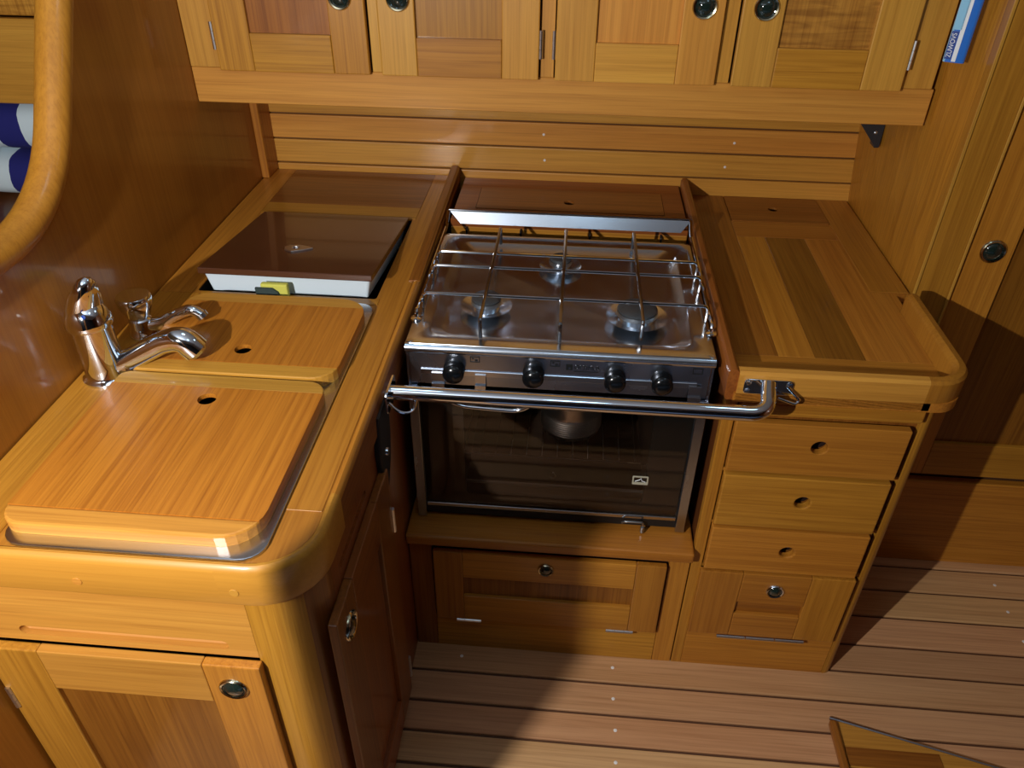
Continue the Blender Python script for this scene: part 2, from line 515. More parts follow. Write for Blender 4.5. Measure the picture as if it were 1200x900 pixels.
# back wall of horizontal planks
wb = struct('wall_back', box((XL - 0.03, YB + 0.012, 0), (0.75, YB + 0.05, 1.97)), 'caulk')
zj = [0.86, 0.9395, 1.0120, 1.0850, 1.1580, 1.2310, 1.3040]
for a, b2 in zip(zj, zj[1:]):
    obj('plank', box((XL, YB, a + 0.0022), (XR + 0.02, YB + 0.014, b2 - 0.0022), 0.003, 2), 'honey_x', wb)
for x, z in ((-0.415, 1.05), (-0.41, 0.975), (0.125, 1.045), (0.11, 0.975)):
    obj('plug', lathe([(0.004, 0), (0.003, 0.001), (0, 0.0012)], at(FRONT, x, z, -YB), 8), 'pale_pin', wb)

# left bulkhead with its rounded opening
yz = [(-2.24, 0.0), (YB + 0.01, 0.0), (YB + 0.01, 1.96), (0.44, 1.96), (0.16, 1.52), (0.015, 1.275), (-0.02, 1.225), (-0.065, 1.208), (-0.135, 1.203), (-2.24, 1.203)]
struct('wall_left', slab(yz, [], XL - 0.03, XL, SIDE), 'bulkhead_z')
rp = round_path([(XL - 0.012, -2.2, 1.200), (XL - 0.012, -0.030, 1.200), (XL - 0.012, 0.335, 1.79)], 0.16, 12)
rail = tube(rp, 0.031, 16, flat=(0.92, 1.0))
struct('trim_1', rail, 'rail_wood', smooth=True)
# batten in the back corner
struct('trim_2', box((XL, 0.885, 0.921), (XL + 0.022, YB, 1.30), 0.002), 'amber_z')

# right-hand partition
bmr = bmesh.new()
def wr(y, z):
    f = max(0, (y - 0.41) / 0.56)
    xb = XR - 0.105 * max(0, z - 0.89) * f + 0.012 * (1 - f) * max(0, z - 0.89) / 0.5
    return xb
ys = [0.416 + 0.554 * i / 4 for i in range(5)]; zs = [0, 0.89, 1.1, 1.3, 1.6, 1.97]
G = [[bmr.verts.new((wr(y, z) + 0.004 * (1 if i == 0 else 0), y, z)) for z in zs] for i, y in enumerate(ys)]
G2 = [[bmr.verts.new((0.53, y, z)) for z in zs] for y in ys]
for i in range(4):
    for k in range(5):
        bmr.faces.new((G[i][k], G[i + 1][k], G[i + 1][k + 1], G[i][k + 1]))
        bmr.faces.new((G2[i][k], G2[i][k + 1], G2[i + 1][k + 1], G2[i + 1][k]))
for k in range(5):
    bmr.faces.new((G[0][k], G[0][k + 1], G2[0][k + 1], G2[0][k]))
    bmr.faces.new((G[4][k], G2[4][k], G2[4][k + 1], G[4][k + 1]))
for i in range(4):
    bmr.faces.new((G[i][0], G2[i][0], G2[i + 1][0], G[i + 1][0])); bmr.faces.new((G[i][5], G[i + 1][5], G2[i + 1][5], G2[i][5]))
struct('wall_right', bmr, 'amber_z')
# jamb, door and sill to the right of it
YD = 0.412
struct('trim_3', box((0.480, YD - 0.004, 0.0), (0.562, YD + 0.03, 1.97), 0.005, 2), 'amber_z')
struct('trim_5', box((0.477, YD - 0.0085, 0.0), (0.4835, YD - 0.0045, 1.97), 0.001), 'honey_z')
struct('trim_6', box((0.5575, YD - 0.0085, 0.0), (0.5635, YD - 0.0045, 1.97), 0.001), 'honey_z')
d1 = frame_door('door_1', FRONT, 0.566, 1.25, 0.340, 1.96, -(YD + 0.028), 0.026, 0.102, 0.11, 0.10, None, 'amber_z', 'amber_x', 'teak_z')
d1['kind'] = 'structure'
latch(FRONT, 0.622, 1.004, -(YD + 0.002), d1, 0.028)
wb2 = struct('wall_bulkhead', box((0.50, YD + 0.032, 0), (1.70, YD + 0.07, 1.97)), 'caulk')
struct('baseboard_right', box((0.486, YD + 0.004, 0.0), (1.70, YD + 0.03, 0.312), 0.003), 'amber_x')
obj('door_jamb', box((1.26, YD, 0.325), (1.70, YD + 0.03, 1.97), 0.003), 'amber_z', wb2)

# ------------------------------------------------------------------ left worktop
ZT = 0.92
wt = thing('worktop', 'long honey-wood worktop round the sink with a rounded front corner', 'worktop', (-0.95, 0.2, 0.84))
arc = [(-0.757 + 0.081 * math.sin(a), -0.467 - 0.081 * math.cos(a)) for a in [PI / 2 * i / 8 for i in range(9)]]
outer = [(XL + 0.002, -0.548)] + arc + [(-0.676, 0.965), (XL + 0.002, 0.965)]
sink_hole = rrect(-1.110, -0.752, -0.52, 0.160, 0.05)
ice_hole = rrect(-1.148, -0.742, 0.213, 0.640, 0.006, 2)
obj('top', slab(outer, [sink_hole, ice_hole], 0.885, ZT - 0.0015), 'amber_y', wt)
def veneer(n, x0, x1, y0, y1, m_): return obj(n, box((x0 + .0004, y0 + .0004, ZT - 0.0014), (x1 - .0004, y1 - .0004, ZT), 0.0004), m_, wt)
veneer('border', XL + 0.003, -1.156, 0.20, 0.965, 'amber_y')
veneer('border', XL + 0.003, -1.135, -0.545, 0.20, 'amber_y')
veneer('border', -0.7335, -0.677, -0.44, 0.965, 'amber_y')
veneer('panel', -1.156, -0.7335, 0.715, 0.965, 'red_x')
veneer('crosspiece', -1.156, -0.7335, 0.642, 0.715, 'amber_x')
veneer('crosspiece', -1.135, -0.7335, 0.186, 0.210, 'amber_x')
# edging: front board, then the corner and the long side
prof = [(0.0, -0.076), (0.0145, -0.076), (0.016, -0.072), (0.016, -0.009), (0.0135, -0.002), (0.008, 0.002), (0.003, 0.0015), (0.0, -0.002)]
front_path = [(XL + 0.002, -0.548, ZT), (-0.80, -0.548, ZT)]
obj('edging', sweep(front_path, prof), 'edge_wood', wt, smooth=True)
side_path = [(-0.80, -0.548, ZT)] + [(x, y, ZT) for x, y in arc] + [(-0.676, 0.965, ZT)]
prof2 = [(a * 0.6 if i not in (0, 7) else a, h) for i, (a, h) in enumerate(prof)]
corner_path = side_path[:-1] + [(-0.676, -0.40, ZT)]
obj('edging', sweep(corner_path, prof), 'edge_wood', wt, smooth=True)
long_path = [(-0.676, -0.3998, ZT), (-0.676, 0.965, ZT)]
obj('edging', sweep(long_path, [(0, -0.012), (0.016, -0.012), (0.016, -0.009), (0.0135, -0.002), (0.008, 0.002), (0.003, 0.0015), (0, -0.002)]), 'amber_y', wt, smooth=True)
obj('edging', sweep(long_path, [(0, -0.076), (0.0145, -0.076), (0.016, -0.072), (0.016, -0.0122), (0, -0.0122)]), 'red_y', wt)  # redder wood here puts the shade of the long side into its colour
# low fiddle rising towards the back wall
bf = bmesh.new()
sec = [(-0.6865, 0.30, 0.0), (-0.6865, 0.965, 0.028)]
rows = []
for (x, y, h) in sec:
    rows.append([bf.verts.new(p) for p in ((x, y, ZT), (x, y, ZT + h * 0.8 + 0.002), (x + 0.006, y, ZT + h + 0.003), (x + 0.020, y, ZT + h + 0.003), (x + 0.0265, y, ZT + h * 0.8 + 0.002), (x + 0.0265, y, ZT))])
for k in range(6): bf.faces.new((rows[0][k], rows[0][(k + 1) % 6], rows[1][(k + 1) % 6], rows[1][k]))
bf.faces.new(rows[0][::-1]); bf.faces.new(rows[1])
obj('fiddle', bf, 'red_y', wt)
for x in (-1.011, -0.777):
    obj('plug', lathe([(0.0075, 0), (0.007, 0.001), (0, 0.001)], at(FRONT, x, 0.872, 0.5642), 12), 'honey_x', wt)

# sink of stainless steel, its rim showing round the boards
sk = thing('sink', 'stainless steel double sink, its rim showing around the wooden covers', 'sink', (-0.93, -0.18, 0.74))
rim = slab(rrect(-1.128, -0.735, -0.5475, 0.184, 0.035), [rrect(-1.09, -0.775, -0.50, -0.165, 0.05), rrect(-1.09, -0.775, -0.10, 0.140, 0.05)], ZT, ZT + 0.004, bev=0.0015)
obj('rim', rim, 'steel', sk)
for (a, b2) in ((-0.50, -0.165), (-0.10, 0.140)):
    l = [[(x, y, z) for x, y in rrect(-1.09 + i, -0.775 - i, a + i, b2 - i, 0.05)] for z, i in ((ZT + 0.001, 0.0), (0.80, 0.006), (0.77, 0.03), (0.768, 0.06))]
    obj('bowl', loft(l), 'steel', sk, smooth=True)

# wooden sink covers: top board, end cleats, finger hole
def cover(name, x0, x1, y0, y1, hole, label, r, corners):
    zb, zt = ZT + 0.0042, ZT + 0.026
    c = thing(name, label, 'sink cover', ((x0 + x1) / 2, (y0 + y1) / 2, zb), 'wooden sink covers')
    cl = 0.036
    P = rrect(x0, x1, y0, y1, r, 6, corners)
    def clip(pts, lo, hi):
        out = []
        n = len(pts)
        for i in range(n):
            p, q = pts[i], pts[(i + 1) % n]
            ins = lambda t_: lo - 1e-9 <= t_[1] <= hi + 1e-9
            if ins(p): out.append(p)
            cs = []
            for lim in (lo, hi):
                if (p[1] - lim) * (q[1] - lim) < 0:
                    f = (lim - p[1]) / (q[1] - p[1]); cs.append((f, (p[0] + f * (q[0] - p[0]), lim)))
            for f, s in sorted(cs): out.append(s)
        return out
    mid = clip(P, y0 + cl, y1 - cl)
    b1 = slab(mid, [circ(hole[0], hole[1], 0.0165, 24)], zt - 0.009, zt)
    slab(mid, [circ(hole[0], hole[1], 0.036, 24)], zb, zt - 0.0091, bm=b1)
    obj('board', b1, 'board_y', c)
    obj('cleat', slab(clip(P, y0, y0 + cl), [], zb, zt, bev=0.006), 'honey_x', c)
    obj('cleat', slab(clip(P, y1 - cl, y1), [], zb, zt, bev=0.004), 'honey_x', c)
    return c
cover('sink_cover', -1.135, -0.747, -0.527, -0.142, (-0.945, -0.212), 'larger front wooden sink cover with finger hole, next to the front edge', 0.06, (0.6, 1, 0.6, 0.25))
cover('sink_cover', -1.128, -0.742, -0.132, 0.160, (-0.940, -0.050), 'smaller rear wooden sink cover with finger hole, beside the icebox lid', 0.06, (0.25, 0.75, 1, 0.8))

# icebox well and its lid
ib = thing('icebox', 'icebox sunk in the worktop, its glossy brown lid propped up on white foam', 'icebox', (-0.943, 0.42, 0.60))
obj('well', loft([[(x, y, z) for x, y in rrect(-1.147 + i, -0.743 - i, 0.214 + i, 0.639 - i, 0.006, 2)] for z, i in ((0.9165, 0), (0.60, 0.02))]), 'black_matt', ib)  # black liner colour stands in for shade down the gap round the lid
tilt = math.atan2(0.044, 0.41)
def LM(dx=0, dy=0, dz=0): return Matrix.Translation((-0.943, 0.628, 0.930)) @ Matrix.Rotation(-tilt, 4, 'X') @ Matrix.Translation((dx, dy, dz))
b_ = box((-0.195, -0.415, -0.014), (0.195, 0.0, 0.0), 0.0015); xf(b_, LM()); ld = obj('lid', b_, 'laminate', ib, label='glossy dark brown lid')
b_ = loft([[(x, y, z) for x, y in rrect(-0.192 + i, 0.192 - i, -0.408 + i, -0.012 - i, 0.006, 3)] for z, i in ((-0.0142, 0.004), (-0.060, 0.014))], True, True)
xf(b_, LM()); obj('foam', b_, 'white_plastic', ld)
shield = [(-0.026, 0.004), (-0.02, 0.014), (0.0, 0.018), (0.02, 0.012), (0.03, 0.004), (0.014, -0.008), (-0.006, -0.020), (-0.022, -0.010)]
b_ = slab(shield, [circ(-0.003, 0.002, 0.007, 12)], 0.0001, 0.003, bev=0.001); xf(b_, LM(-0.016, -0.272, 0) @ Matrix.Scale(1.2, 4)); obj('ring_pull', b_, 'pot_steel', ld)
sg = thing('sponge', 'small yellow washing sponge with dark green pad against the icebox lid', 'sponge', (-0.967, 0.195, ZT + 0.0))
b_ = box((-0.026, -0.006, 0), (0.034, 0.008, 0.032), 0.003, 2); xf(b_, Matrix.Translation((-0.967, 0.200, ZT + 0.0008))); obj('foam', b_, 'sponge_yellow', sg)
b_ = slab([(-0.034, 0), (0.020, 0), (0.014, 0.016), (0.002, 0.025), (-0.036, 0.025)], [], 0.0, 0.007, FRONT, bev=0.001); xf(b_, Matrix.Translation((-0.967, 0.1935, ZT + 0.0008))); obj('scouring_pad', b_, 'sponge_green', sg)

# mixer tap
mt = thing('mixer_tap', 'tall chrome mixer tap with lever handle and long curved spout', 'tap', (-1.178, -0.126, ZT))
T0 = Matrix.Translation((-1.178, -0.126, ZT))
b_ = lathe([(0.0, 0.0), (0.043, 0.0), (0.043, 0.005), (0.038, 0.010), (0.036, 0.014), (0.035, 0.030), (0.036, 0.034), (0.0345, 0.112), (0.0, 0.112)], T0, 32)
obj('body', b_, 'chrome', mt, smooth=True)
b_ = lathe([(0.0, 0.113), (0.039, 0.113), (0.041, 0.119), (0.039, 0.127), (0.036, 0.138), (0.027, 0.156), (0.012, 0.166), (0.0, 0.168)], T0, 32)
obj('cap', b_, 'chrome', mt, smooth=True)
hp = [(-1.178, -0.124, 1.070), (-1.166, -0.130, 1.095), (-1.158, -0.132, 1.110), (-1.153, -0.130, 1.124), (-1.150, -0.128, 1.130)]
obj('lever', tube(hp, [0.034, 0.029, 0.023, 0.016, 0.006], 14, flat=(0.75, 1.0)), 'chrome', mt, smooth=True)
sp_path = round_path([(-1.170, -0.124, 0.938), (-1.135, -0.118, 0.952), (-1.060, -0.108, 0.992), (-1.025, -0.103, 0.998), (-1.006, -0.100, 0.972)], 0.03, 6)
n_ = len(sp_path)
obj('spout', tube(sp_path, [0.021 + 0.007 * max(0, (i / n_ - 0.45)) * 1.6 for i in range(n_)], 18), 'chrome', mt, smooth=True)
d_ = (Vector(sp_path[-1]) - Vector(sp_path[-2])).normalized()
b_ = lathe([(0.0, 0.008), (0.017, 0.008), (0.020, 0.004), (0.0255, -0.004), (0.0, -0.006)], Matrix.Translation(sp_path[-1]) @ d_.to_track_quat('Z', 'Y').to_matrix().to_4x4(), 20)
obj('aerator', b_, 'steel', mt, smooth=True)
b_ = lathe([(0.004, 0), (0.004, 0.001), (0, 0.0015)], Matrix.Translation((-1.162, -0.157, 1.067)) @ Matrix.Rotation(math.radians(70), 4, 'X'), 10)
obj('temperature_dot', b_, 'navy', mt)

# small pillar tap
st = thing('pillar_tap', 'small chrome pillar tap with faceted knob behind the mixer tap', 'tap', (-1.180, 0.025, ZT))
T1 = Matrix.Translation((-1.180, 0.025, ZT))
obj('body', lathe([(0, 0), (0.028, 0), (0.028, 0.004), (0.025, 0.008), (0.022, 0.020), (0.022, 0.036), (0.018, 0.040), (0, 0.040)], T1, 24), 'chrome', st, smooth=True)
obj('knob', lathe([(0, 0.0405), (0.020, 0.0405), (0.024, 0.046), (0.033, 0.068), (0.0345, 0.084), (0.031, 0.0895), (0.026, 0.0905), (0, 0.0885)], T1, 24), 'chrome', st, smooth=True)
sp2 = round_path([(-1.172, 0.026, 0.940), (-1.140, 0.028, 0.944), (-1.105, 0.030, 0.966), (-1.070, 0.032, 0.980), (-1.052, 0.033, 0.966)], 0.025, 5)
obj('spout', tube(sp2, [0.0135 - 0.003 * i / len(sp2) for i in range(len(sp2))], 14), 'chrome', st, smooth=True)
b_ = tube([Vector(sp2[-1]) + Vector((-0.003, 0, 0.004)), Vector(sp2[-1]) + Vector((0.002, 0, -0.004))], 0.0125, 14); obj('aerator', b_, 'steel', st, smooth=True)

# ------------------------------------------------------------------ sink cabinet under the left worktop
sc = thing('sink_cabinet', 'wooden sink cabinet with a rounded corner post and two framed doors', 'cabinet', (-0.95, -0.2, 0))
YF = -0.552   # front face
XS = -0.668   # side face
fb = slab(rrect(XL + 0.002, -0.775, 0.702, 0.843, 0, corners=(0, 0, 0, 0)), [capsule(-1.150, -0.830, 0.727, 0.0105)], 0.0, 0.016, FRONT, bev=0.0)
xf(fb, Matrix.Translation((0, YF + 0.016, 0))); obj('apron', fb, 'honey_x', sc)
gv = loft([[(u, YF + dy, v) for u, v in capsule(-1.150, -0.830, 0.727, rr)] for dy, rr in ((0.0004, 0.0104), (0.010, 0.0096), (0.0145, 0.0045))])
obj('groove', gv, 'honey_x', sc, smooth=True)
obj('backing', box((XL + 0.002, YF + 0.017, 0.0), (-0.775, YF + 0.03, 0.84)), 'hole_shade', sc)
obj('lower_rail', box((XL + 0.002, YF, 0.0), (-0.775, YF + 0.016, 0.09), 0.001), 'honey_x', sc)
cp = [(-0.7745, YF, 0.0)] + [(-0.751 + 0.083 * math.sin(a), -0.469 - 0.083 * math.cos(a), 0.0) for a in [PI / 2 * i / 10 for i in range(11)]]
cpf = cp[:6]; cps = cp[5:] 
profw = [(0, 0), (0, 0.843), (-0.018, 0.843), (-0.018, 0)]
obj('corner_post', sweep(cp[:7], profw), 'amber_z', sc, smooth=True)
obj('corner_post', sweep(cp[6:], profw), 'red_z', sc, smooth=True)  # same post, redder: shade on its far half put into the colour
sb = slab([(-0.4685, 0.0), (0.655, 0.0), (0.655, 0.843), (-0.4685, 0.843)], [capsule(-0.425, -0.262, 0.788, 0.007)], 0.0, 0.016, SIDE)
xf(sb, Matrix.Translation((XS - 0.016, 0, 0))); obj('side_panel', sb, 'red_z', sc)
obj('groove', box((XS - 0.0155, -0.44, 0.776), (XS - 0.008, -0.25, 0.800)), 'amber_y', sc)
obj('back_rail', box((XS - 0.03, -0.46, 0.0), (XS - 0.017, 0.655, 0.843)), 'hole_shade', sc)
dr = frame_door('door', FRONT, -1.228, -0.771, 0.10, 0.697, -YF + 0.0005, 0.017, 0.093, 0.10, 0.100, sc, 'amber_z', 'honey_x', 'teak_z', label='framed front door with dark panel')
latch(FRONT, -0.822, 0.640, -YF + 0.0175, dr, 0.024)
hinge(FRONT, -1.226, -1.218, 0.535, 0.590, -YF + 0.019, dr)
hinge(FRONT, -1.226, -1.218, 0.18, 0.24, -YF + 0.019, dr)
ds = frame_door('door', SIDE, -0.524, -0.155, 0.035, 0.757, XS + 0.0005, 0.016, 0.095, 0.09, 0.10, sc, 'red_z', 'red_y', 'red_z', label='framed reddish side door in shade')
latch(SIDE, -0.470, 0.690, XS + 0.0165, ds, 0.026)
hinge(SIDE, -0.160, -0.154, 0.585, 0.650, XS + 0.0175, ds)
hinge(SIDE, -0.160, -0.154, 0.085, 0.160, XS + 0.0175, ds)
# black sheath on the cabinet side
ph = thing('sheath', 'black pointed sheath with a small metal snap hanging below the grab rail', 'sheath', (XS + 0.003, -0.13, 0.70))
b_ = slab([(-0.165, 0.885), (-0.175, 0.80), (-0.168, 0.735), (-0.150, 0.685), (-0.108, 0.745), (-0.090, 0.80), (-0.085, 0.885)], [], XS + 0.0008, XS + 0.013, SIDE, bev=0.004); obj('case', b_, 'black_matt', ph)
b_ = lathe([(0.009, 0), (0.008, 0.004), (0, 0.005)], at(SIDE, -0.138, 0.785, XS + 0.0132), 12); obj('snap', b_, 'steel', ph, smooth=True)

# ------------------------------------------------------------------ stove bay: cabinet below, shelf, rear ledge
us = thing('locker', 'low wooden locker below the stove with a drop-down framed door', 'cabinet', (-0.33, 0.1, 0))
obj('shelf', box((XS + 0.002, -0.028, 0.405), (-0.002, 0.655, 0.435), 0.006, 3), 'amber_x', us)
obj('stile', box((XS + 0.002, 0.0, 0.0), (-0.612, 0.02, 0.404), 0.001), 'red_z', us)
obj('stile', box((-0.050, 0.0, 0.0), (-0.003, 0.02, 0.404), 0.001), 'amber_z', us)
obj('rail', box((-0.611, 0.0, 0.378), (-0.051, 0.02, 0.404), 0.001), 'amber_x', us)
obj('rail', box((-0.611, 0.0, 0.0), (-0.051, 0.02, 0.126), 0.001), 'amber_x', us)
obj('backing', box((XS + 0.004, 0.021, 0.0), (-0.006, 0.035, 0.40)), 'hole_shade', us)
ud = frame_door('door', FRONT, -0.607, -0.056, 0.130, 0.374, 0.0005, 0.015, 0.070, 0.090, 0.085, us, 'amber_z', 'amber_x', 'teak_z')
latch(FRONT, -0.337, 0.337, 0.0155, ud, 0.0195)
hinge(FRONT, -0.556, -0.494, 0.126, 0.132, 0.0165, ud)
hinge(FRONT, -0.180, -0.112, 0.126, 0.132, 0.0165, ud)

rl = thing('ledge', 'dark wooden ledge behind the stove against the planked back wall', 'ledge', (-0.33, 0.81, 0.83))
outer = [(-0.644, 0.665), (-0.016, 0.665), (-0.016, 0.966), (-0.644, 0.966)]
obj('top', slab(outer, [rrect(-0.587, -0.071, 0.742, 0.893, 0.004, 2)], 0.895, 0.915), 'red_x', rl)
obj('lid_seat', box((-0.60, 0.73, 0.885), (-0.06, 0.905, 0.8945)), 'hole_shade', rl)
obj('face', box((-0.644, 0.664, 0.80), (-0.016, 0.685, 0.8945), 0.002), 'amber_x', rl)
obj('post', box((-0.640, 0.70, 0.0), (-0.60, 0.74, 0.884)), 'hole_shade', rl)
obj('post', box((-0.06, 0.70, 0.0), (-0.02, 0.74, 0.884)), 'hole_shade', rl)
obj('back_panel', box((XS + 0.003, 0.657, 0.436), (-0.003, 0.663, 0.84)), 'hole_shade', rl)
for x in (-0.60, -0.455, -0.272, -0.085):  # black hook-shaped bits along the ledge face
    hk = round_path([(x, 0.668, 0.893), (x, 0.652, 0.893), (x, 0.652, 0.876)], 0.006, 4)
    obj('hook_shape', tube(hk, 0.003, 8), 'black', rl, smooth=True)
lb = slab(rrect(-0.5855, -0.0725, 0.7435, 0.8915, 0.003, 2), [circ(-0.331, 0.803, 0.0150, 20)], 0.9110, 0.9165)
slab(rrect(-0.5855, -0.0725, 0.7435, 0.8915, 0.003, 2), [circ(-0.331, 0.803, 0.034, 20)], 0.8948, 0.9109, bm=lb)
ll = obj('lid', lb, 'red_x', rl, label='flat lid with a round finger hole')

# ------------------------------------------------------------------ right worktop and drawer unit
ZR = 0.89
rw = thing('worktop', 'shorter wooden worktop right of the stove with raised fiddles', 'worktop', (0.22, 0.47, 0.85))
ra = [(0.386 + 0.055 * math.sin(a), 0.030 - 0.055 * math.cos(a)) for a in [PI / 2 * i / 8 for i in range(9)]]
outer = [(0.006, -0.025)] + ra + [(0.441, 0.40), (XR - 0.004, 0.412), (XR - 0.004, 0.966), (0.006, 0.966)]
obj('top', slab(outer, [rrect(0.117, 0.383, 0.788, 0.964, 0.003, 2)], 0.868, ZR - 0.0015), 'amber_y', rw)
def ven(n, x0, x1, y0, y1, m_): return obj(n, box((x0 + .0004, y0 + .0004, ZR - 0.0014), (x1 - .0004, y1 - .0004, ZR), 0.0004), m_, rw)
ven('border', 0.010, 0.116, 0.112, 0.966, 'teak_y')
ven('border', 0.010, 0.425, 0.004, 0.112, 'amber_x')
ven('plank', 0.116, 0.190, 0.112, 0.690, 'amber_y')
ven('plank', 0.190, 0.292, 0.112, 0.690, 'teak_y')
ven('plank', 0.292, 0.378, 0.112, 0.690, 'amber_y')
ven('border', 0.378, 0.424, 0.112, 0.410, 'amber_y')
ven('border', 0.384, XR - 0.006, 0.412, 0.966, 'amber_y')
ven('crosspiece', 0.116, 0.378, 0.690, 0.787, 'amber_x')
obj('lid_seat', box((0.10, 0.77, 0.8635), (0.40, 0.966, 0.8675)), 'hole_shade', rw)
lb = slab(rrect(0.1185, 0.3815, 0.7895, 0.9625, 0.003, 2), [circ(0.246, 0.877, 0.0140, 20)], ZR - 0.004, ZR + 0.0012)
slab(rrect(0.1185, 0.3815, 0.7895, 0.9625, 0.003, 2), [circ(0.246, 0.877, 0.034, 20)], 0.8682, ZR - 0.0041, bm=lb)
rl2 = obj('lid', lb, 'red_x', rw, label='small reddish lid with a round finger hole')
# fiddle rails
fprof = [(0.0, -0.070), (0.024, -0.070), (0.027, -0.066), (0.027, -0.006), (0.022, 0.0), (0.010, 0.002), (0.003, -0.003), (0.0, -0.010)]
ZF = 0.937
def fid(path, m_, nm='fiddle', pr=fprof): return obj(nm, sweep([(x, y, ZF) for x, y in path], pr), m_, rw, smooth=True)
fid([(0.010, 0.002), (0.36, 0.002)], 'honey_x')
rc = [(0.372 + 0.052 * math.sin(a), 0.054 - 0.052 * math.cos(a)) for a in [PI / 2 * i / 8 for i in range(9)]]
fid([(0.36, 0.002)] + rc + [(0.424, 0.318)], 'rail_wood')
b_ = lathe([(0.0, 0.0), (0.0135, -0.004), (0.0135, -0.07), (0, -0.07)], Matrix.Translation((0.4375, 0.318, ZF)), 16); obj('fiddle_end', b_, 'rail_wood', rw, smooth=True)
fid([(0.012, 0.966), (0.012, -0.02)], 'red_y', pr=[(0.0, -0.070), (0.018, -0.070), (0.022, -0.06), (0.022, -0.005), (0.018, 0.001), (0.008, 0.002), (0.002, -0.003), (0.0, -0.010)])

du = thing('drawer_unit', 'narrow wooden drawer unit with finger-hole drawers right of the stove', 'cabinet', (0.2, 0.2, 0))
obj('stile', box((0.0, 0.0, 0.0), (0.024, 0.02, 0.862), 0.001), 'amber_z', du)
pp = [(0.384, 0.0, 0.0)] + [(0.388 + 0.022 * math.sin(a), 0.022 - 0.022 * math.cos(a), 0.0) for a in [PI / 2 * i / 6 for i in range(7)]] + [(0.410, 0.05, 0.0)]
obj('corner_post', sweep(pp, [(0, 0), (0, 0.862), (-0.012, 0.862), (-0.012, 0)]), 'amber_z', du, smooth=True)
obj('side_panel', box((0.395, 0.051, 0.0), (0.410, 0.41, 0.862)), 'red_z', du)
obj('side_panel', box((0.002, 0.021, 0.0), (0.0125, 0.64, 0.855)), 'dark_z', du, label='side of the stove bay coloured dark for gap shade')  # shade of the narrow gap beside the stove put into this wood colour
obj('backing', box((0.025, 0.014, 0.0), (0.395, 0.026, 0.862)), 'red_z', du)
obj('base_rail', box((0.0245, 0.0, 0.0), (0.3835, 0.0135, 0.138), 0.001), 'amber_x', du)
for z in (0.8235, 0.672, 0.517, 0.374):
    obj('divider', box((0.0245, 0.002, z - 0.004), (0.3835, 0.0135, z + 0.004)), 'amber_x', du)
obj('pull_out_board', box((0.030, -0.014, 0.832), (0.379, 0.0135, 0.859), 0.003, 2), 'amber_x', du)
for (z0, z1, hz) in ((0.683, 0.812, 0.757), (0.524, 0.6705, 0.604), (0.381, 0.514, 0.450)):
    b_ = slab(rrect(0.026, 0.367, z0, z1, 0.002, 1), [circ(0.200, hz, 0.0165, 22)], -0.001, 0.016, FRONT, bev=0.003)
    dd = obj('drawer', b_, 'amber_x', du)
    b_ = lathe([(0.0, -0.0128), (0.022, -0.0128), (0.022, -0.0115), (0.0, -0.0115)], at(FRONT, 0.200, hz, 0), 20); obj('finger_hole_shade', b_, 'hole_shade', dd)  # dark disc behind the opening stands in for the shade inside it
bd = frame_door('door', FRONT, 0.022, 0.374, 0.146, 0.371, 0.0005, 0.015, 0.098, 0.082, 0.100, du, 'amber_z', 'amber_x', 'teak_x', recess=0.010)
latch(FRONT, 0.200, 0.319, 0.0155, bd, 0.0205, 'chrome')
hinge(FRONT, 0.092, 0.305, 0.1385, 0.1435, 0.0165, bd)

# ------------------------------------------------------------------ gas stove
gs = thing('gas_stove', 'stainless steel three-burner gas stove with a glazed black oven', 'stove', (-0.33, 0.33, 0.437))
SX0, SX1, SY0, SY1, SZ0, SZ1 = -0.646, -0.022, 0.045, 0.610, 0.4375, 0.905
obj('side_panel', box((SX0, SY0 + 0.004, SZ0), (SX0 + 0.02, SY1 - 0.05, SZ1)), 'brushed', gs)
obj('side_panel', box((SX1 - 0.02, SY0 + 0.004, SZ0), (SX1, SY1 - 0.05, SZ1)), 'brushed', gs)
b_ = bmesh.new()
box((SX0 + 0.0205, SY0 + 0.012, SZ0), (SX1 - 0.0205, SY1 - 0.052, SZ0 + 0.02), bm=b_); box((SX0 + 0.0205, SY0 + 0.012, 0.795), (SX1 - 0.0205, SY1 - 0.07, 0.805), bm=b_)
box((SX0 + 0.0205, SY1 - 0.07, SZ0), (SX1 - 0.0205, SY1 - 0.052, SZ1 - 0.004), bm=b_)
box((SX0 + 0.0205, SY0 + 0.012, SZ0), (SX0 + 0.10, SY1 - 0.07, 0.795), bm=b_); box((SX1 - 0.09, SY0 + 0.012, SZ0), (SX1 - 0.0205, SY1 - 0.07, 0.795), bm=b_)
obj('oven_cavity', b_, 'enamel', gs)
# hob
def rl_(i, z, r): return [(x, y, z) for x, y in rrect(SX0 + i, SX1 - i, SY0 - 0.008 + i, SY1 - 0.05 - i, r, 6)]
hb = loft([rl_(0.006, 0.904, 0.006), rl_(0.0, 0.908, 0.008), rl_(0.0, 0.918, 0.008), rl_(0.003, 0.9225, 0.010), rl_(0.012, 0.924, 0.012), rl_(0.038, 0.9235, 0.03), rl_(0.044, 0.920, 0.032), rl_(0.060, 0.907, 0.036), rl_(0.068, 0.905, 0.03)], True, True)
obj('hob_plate', hb, 'hob_steel', gs, smooth=True)
cp_ = obj('control_panel', box((SX0 + 0.006, SY0 - 0.002, 0.820), (SX1 - 0.006, SY0 + 0.012, 0.9035), 0.002), 'brushed', gs)
obj('strip', box((SX0 + 0.03, SY0 - 0.005, 0.846), (SX1 - 0.03, SY0 - 0.0022, 0.860), 0.001), 'steel', cp_)
obj('front_nosing', tube([(SX0 + 0.002, SY0 - 0.004, 0.911), (SX1 - 0.002, SY0 - 0.004, 0.911)], 0.0105, 14), 'steel', gs, smooth=True)
